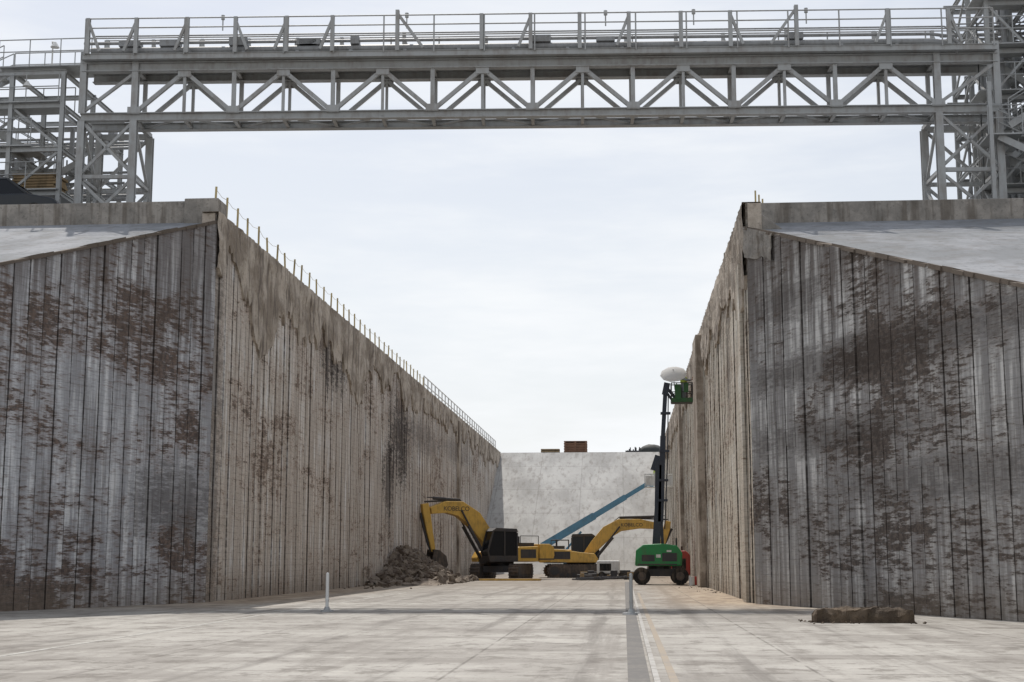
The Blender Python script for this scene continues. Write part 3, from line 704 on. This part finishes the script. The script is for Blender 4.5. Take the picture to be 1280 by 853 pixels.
bm=B(); rings=[]
for k in range(6):
    r=.74*k/5+.001; z=2.2-.26*(k/5)**2
    rings.append([bm.verts.new((r*(1-(.05 if i%2 and k==5 else 0))*math.cos(math.pi*i/10),r*(1-(.05 if i%2 and k==5 else 0))*math.sin(math.pi*i/10),z)) for i in range(20)])
for a_,c_ in zip(rings,rings[1:]):
    for i in range(20): bm.faces.new((a_[i],a_[(i+1)%20],c_[(i+1)%20],c_[i]))
obj('canopy',bm,M_umb,ue)
bm=B(); rod(bm,(0,0,.9),(0,0,2.28),.018)
for i in range(0,20,2):
    t=math.pi*i/10; rod(bm,(0,0,2.18),(.72*math.cos(t),.72*math.sin(t),1.93),.008,seg=5)
obj('pole_and_ribs',bm,M_dark,ue)
# ------------------------------------------------------------ rubble
def rock(bm,c,r,rnd,flat=.7,mi=0):
    mt=Matrix.Translation(c)@Matrix.Rotation(rnd.uniform(0,6.3),4,Vector((rnd.random(),rnd.random(),rnd.random()+.1)).normalized())@Matrix.Diagonal((r*rnd.uniform(.7,1.5),r*rnd.uniform(.6,1.1),r*rnd.uniform(.35,1)*flat,1))
    res=bmesh.ops.create_icosphere(bm,subdivisions=1,radius=1,matrix=mt)
    for v in res['verts']: v.co+=Vector((rnd.uniform(-1,1),rnd.uniform(-1,1),rnd.uniform(-1,1)))*r*.22
rr=random.Random(8); bm=B()
def hpile(x,y): 
    d=(x-XL)/3.3; t=(y-86)/8
    return max(0,2.15*(1-max(0,d)**1.2)*math.exp(-t*t*1.6)+.25*noise.noise((x*.7,y*.4,1)))
nxg,nyg=12,40; G=[]
for j in range(nyg+1):
    row=[]
    for i in range(nxg+1):
        x=XL+.02+i*3.8/nxg; y=75+j*22/nyg; row.append(bm.verts.new((x,y,hpile(x,y)-.05+.12*rr.random())))
    G.append(row)
for j in range(nyg):
    for i in range(nxg): bm.faces.new((G[j][i],G[j][i+1],G[j+1][i+1],G[j+1][i]))
for i in range(900):
    x=XL+.3+min(3.8,abs(rr.gauss(0,1.6))); y=rr.gauss(86,4.8); h=hpile(x,y)
    rock(bm,(x,y,h+.03),rr.uniform(.06,.38),rr)
for i in range(110):
    x=XL+.2+abs(rr.gauss(0,1.6)); y=rr.uniform(66,110); rock(bm,(x,y,.03),rr.uniform(.03,.10),rr)
obj('rubble_pile',bm,M_rub)
bm=B()
for i in range(90):
    y=rr.uniform(60,96); x=XR-.1-abs(rr.gauss(0,.5)); rock(bm,(x,y,.0),rr.uniform(.02,.06),rr)
obj('scattered_rubble',bm,M_rub)
m=concmat('broken_slab',(.15,.11,.075),(.08,.06,.043),20,.3,2,1)
bm=B(); nu,nv=44,14; G=[]
for shell in (0,1):
    rows=[]
    for j in range(nv+1):
        row=[]
        for i in range(nu+1):
            s_=i/nu*2-1; t=j/nv*2-1
            ex=(1-abs(s_)**5)**.25 if abs(s_)<1 else 0; ey=(1-abs(t)**5)**.3 if abs(t)<1 else 0
            x=5.3+1.05*s_*(1+.08*noise.noise((t*2,3,1))); y=33.0+.45*t*(1+.25*noise.noise((s_*3,1,7)))+.10*noise.noise((s_*5,t*5,3))
            z=(.14+.17*ex*ey+.08*noise.noise((s_*2.2,t*1.5,5))+.05*noise.noise((s_*8,t*5,6))) if shell else 0.0
            row.append(bm.verts.new((x,y,z)))
        rows.append(row)
    for j in range(nv):
        for i in range(nu): bm.faces.new((rows[j][i],rows[j][i+1],rows[j+1][i+1],rows[j+1][i]))
    G.append(rows)
for j in (0,nv):
    for i in range(nu): bm.faces.new((G[0][j][i],G[0][j][i+1],G[1][j][i+1],G[1][j][i]))
for i in (0,nu):
    for j in range(nv): bm.faces.new((G[0][j][i],G[0][j+1][i],G[1][j+1][i],G[1][j][i]))
for i in range(60): rock(bm,(rr.uniform(3.9,6.6),33+rr.gauss(0,.45),.01),rr.uniform(.02,.06),rr)
obj('broken_concrete_slab',bm,m)
# ------------------------------------------------------------ stanchions
def stanchion(loc,wide):
    e=empty('stanchion_post',loc)
    b=B(); rod(b,(0,0,.06),(0,0,1.0),.045,0,14); rod(b,(0,0,1.0),(0,0,1.04),.045,0,14,r2=.02); rod(b,(0,0,.3),(0,0,.34),.06,0,14); obj('post',b,M_wht if not wide else M_steel2,e,smooth=False)
    b=B(); rod(b,(0,0,0),(0,0,.05),.19 if not wide else .24,0,18,r2=.17 if not wide else .21); rod(b,(0,0,.05),(0,0,.13),.10,0,14,r2=.06); obj('base',b,M_steel2,e)
stanchion((-7.98,38.4,0),False); stanchion((.17,37,.006),True)
# ------------------------------------------------------------ site bits
bm=B()
for i in range(9): box(bm,-11.0+.1*(i%2),-5.4-.15*(i%3),92+i*.32,92.28+i*.32,0,.10)
obj('timber_mat',bm,M_wood)
bm=B(); box(bm,-11,-5.3,91.4,91.52,.0,.12); obj('yellow_barrier_plank',bm,M_yel)
gen=empty('portable_generator',(-1.1,101,0)); b=B(); box(b,-.8,.8,-.5,.5,.35,1.25); obj('canopy',b,M_wht,gen,bevel=.08)
b=B(); wheel(b,-.45,-.55,.25,.15); wheel(b,-.45,.55,.25,.15); box(b,-.85,1.5,-.05,.05,.3,.38); box(b,-.6,.2,-.515,-.49,.55,1.05); obj('undergear',b,[M_rubber,M_dark],gen)
cm=empty('air_compressor',(3.05,84,0)); b=B(); prism(b,[(-.55,.45),(.75,.45),(.75,1.6),(.5,1.85),(-.35,1.85),(-.55,1.6)],-.7,.7); obj('body',b,M_red,cm,bevel=.08)
b=B(); wheel(b,.1,-.75,.32,.2); wheel(b,.1,.75,.32,.2); box(b,-.3,.5,-.72,-.69,.8,1.4); rod(b,(.3,0,1.85),(.3,0,2.1),.05); obj('undergear',b,[M_rubber,M_dark],cm)
for (x,y,c_) in ((3.55,76.6,M_wht),(3.75,77.3,M_red)):
    b=B(); rod(b,(x,y,0),(x,y,.42),.15,0,14); rod(b,(x,y,.42),(x,y,.46),.16,0,14); obj('paint_bucket',b,c_)
bm=B(); rr=random.Random(31)
for k in range(4):
    pts=[]; cx,cy=rr.uniform(-3,0.6),rr.uniform(92,99)
    for i in range(34):
        t=i*.5; pts.append((cx+math.cos(t)*(.5+.03*i)+i*.05,cy+math.sin(t)*.6,.08+.05*(i//12)))
    path(bm,pts,.05,seg=6)
obj('coiled_hoses',bm,M_dark)
bm=B()
for i in range(16):
    x=rr.uniform(-3.4,1.2); y=rr.uniform(95,103); box(bm,x,x+rr.uniform(.2,.9),y,y+.5,0,rr.uniform(.15,.6))
obj('tool_boxes',bm,M_dark,bevel=.03)
bm=B()
for i in range(9): x=rr.uniform(-3.8,1.4); y=rr.uniform(94,104); box(bm,x,x+rr.uniform(.2,.7),y,y+.4,0,rr.uniform(.1,.5))
obj('material_crates',bm,M_wood,bevel=.02)
# ------------------------------------------------------------ things on the far deck
bm=B()
for i in range(5):
    z=ZP+i*.3; box(bm,-6.6,-4.0,160,162,z,z+.06); box(bm,-6.6,-4.0,160,162,z+.2,z+.27)
    for x in (-6.55,-5.4,-4.2): box(bm,x,x+.15,160,162,z+.06,z+.2)
    if i<4: box(bm,-6.4,-4.1+.1*(i%2),160.1,161.9,z+.06,z+.19)
obj('pallet_stack',bm,M_crate)
bm=B()
for i in range(3): box(bm,-9.2,-7.1,160,161.4,ZP+i*.22,ZP+i*.22+.15)
obj('timber_pile',bm,M_wood)
bm=B()
for i in range(14): x=rr.uniform(.4,2.4); box(bm,x,x+.12,160+rr.random(),160.2+rr.random(),ZP,ZP+rr.uniform(.3,.9)); 
box(bm,.3,2.2,160,161,ZP,ZP+.35)
obj('scrap_pile',bm,M_dark)
bm=B(); bmesh.ops.create_icosphere(bm,subdivisions=3,radius=1,matrix=Matrix.Translation((3.2,160.5,ZP))@Matrix.Diagonal((1.5,1.1,1.1,1)))
for v in bm.verts: v.co+=Vector((1,1,1))*.12*noise.noise(v.co*1.7)
obj('tarp_covered_pile',bm,M_tar,smooth=True)
# ------------------------------------------------------------ parked car on the left deck
ce=empty('parked_car',(-22.1,48.4,ZP+.12)); 
b=B(); prism(b,[(-2.3,.35),(-2.3,.95),(-2.1,1.08),(1.1,1.1),(2.1,.92),(2.3,.7),(2.3,.35)],-.9,.9); obj('body',b,M_car,ce,bevel=.08)
b=B(); hexa(b,[(-2.15,-.82,1.07),(1.15,-.82,1.08),(1.15,.82,1.08),(-2.15,.82,1.07),(-1.85,-.66,1.66),(.35,-.66,1.68),(.35,.66,1.68),(-1.85,.66,1.66)]); obj('windows',b,M_glass,ce)
b=B(); hexa(b,[(-1.95,-.7,1.655),(.42,-.7,1.675),(.42,.7,1.675),(-1.95,.7,1.655),(-1.8,-.6,1.76),(.2,-.6,1.78),(.2,.6,1.78),(-1.8,.6,1.76)])
for s_ in (-1,1):
    for a,c in (((-2.15,1.07),(-1.85,1.68)),((-.8,1.07),(-.8,1.68)),((1.15,1.08),(.35,1.68))): beam(b,(a[0],s_*.83,a[1]),(c[0],s_*.67,c[1]),.08)
obj('roof_and_pillars',b,M_car,ce,bevel=.03)
b=B()
for x in (-1.45,1.45):
    for y in (-.82,.82): wheel(b,x,y,.36,.22)
obj('wheels',b,[M_rubber,M_steel2],ce)
bm=B(); box(bm,-26,-19,47.0,50.0,ZP-.05,ZP+.12); obj('parking_slab',bm,M_par)
bm=B(); rod(bm,(-17.2,53,ZP),(-17.2,53,14.5),.55,seg=24); rod(bm,(-17.2,53,14.5),(-17.2,53,14.6),.6,seg=24); obj('cable_drum',bm,M_dark)
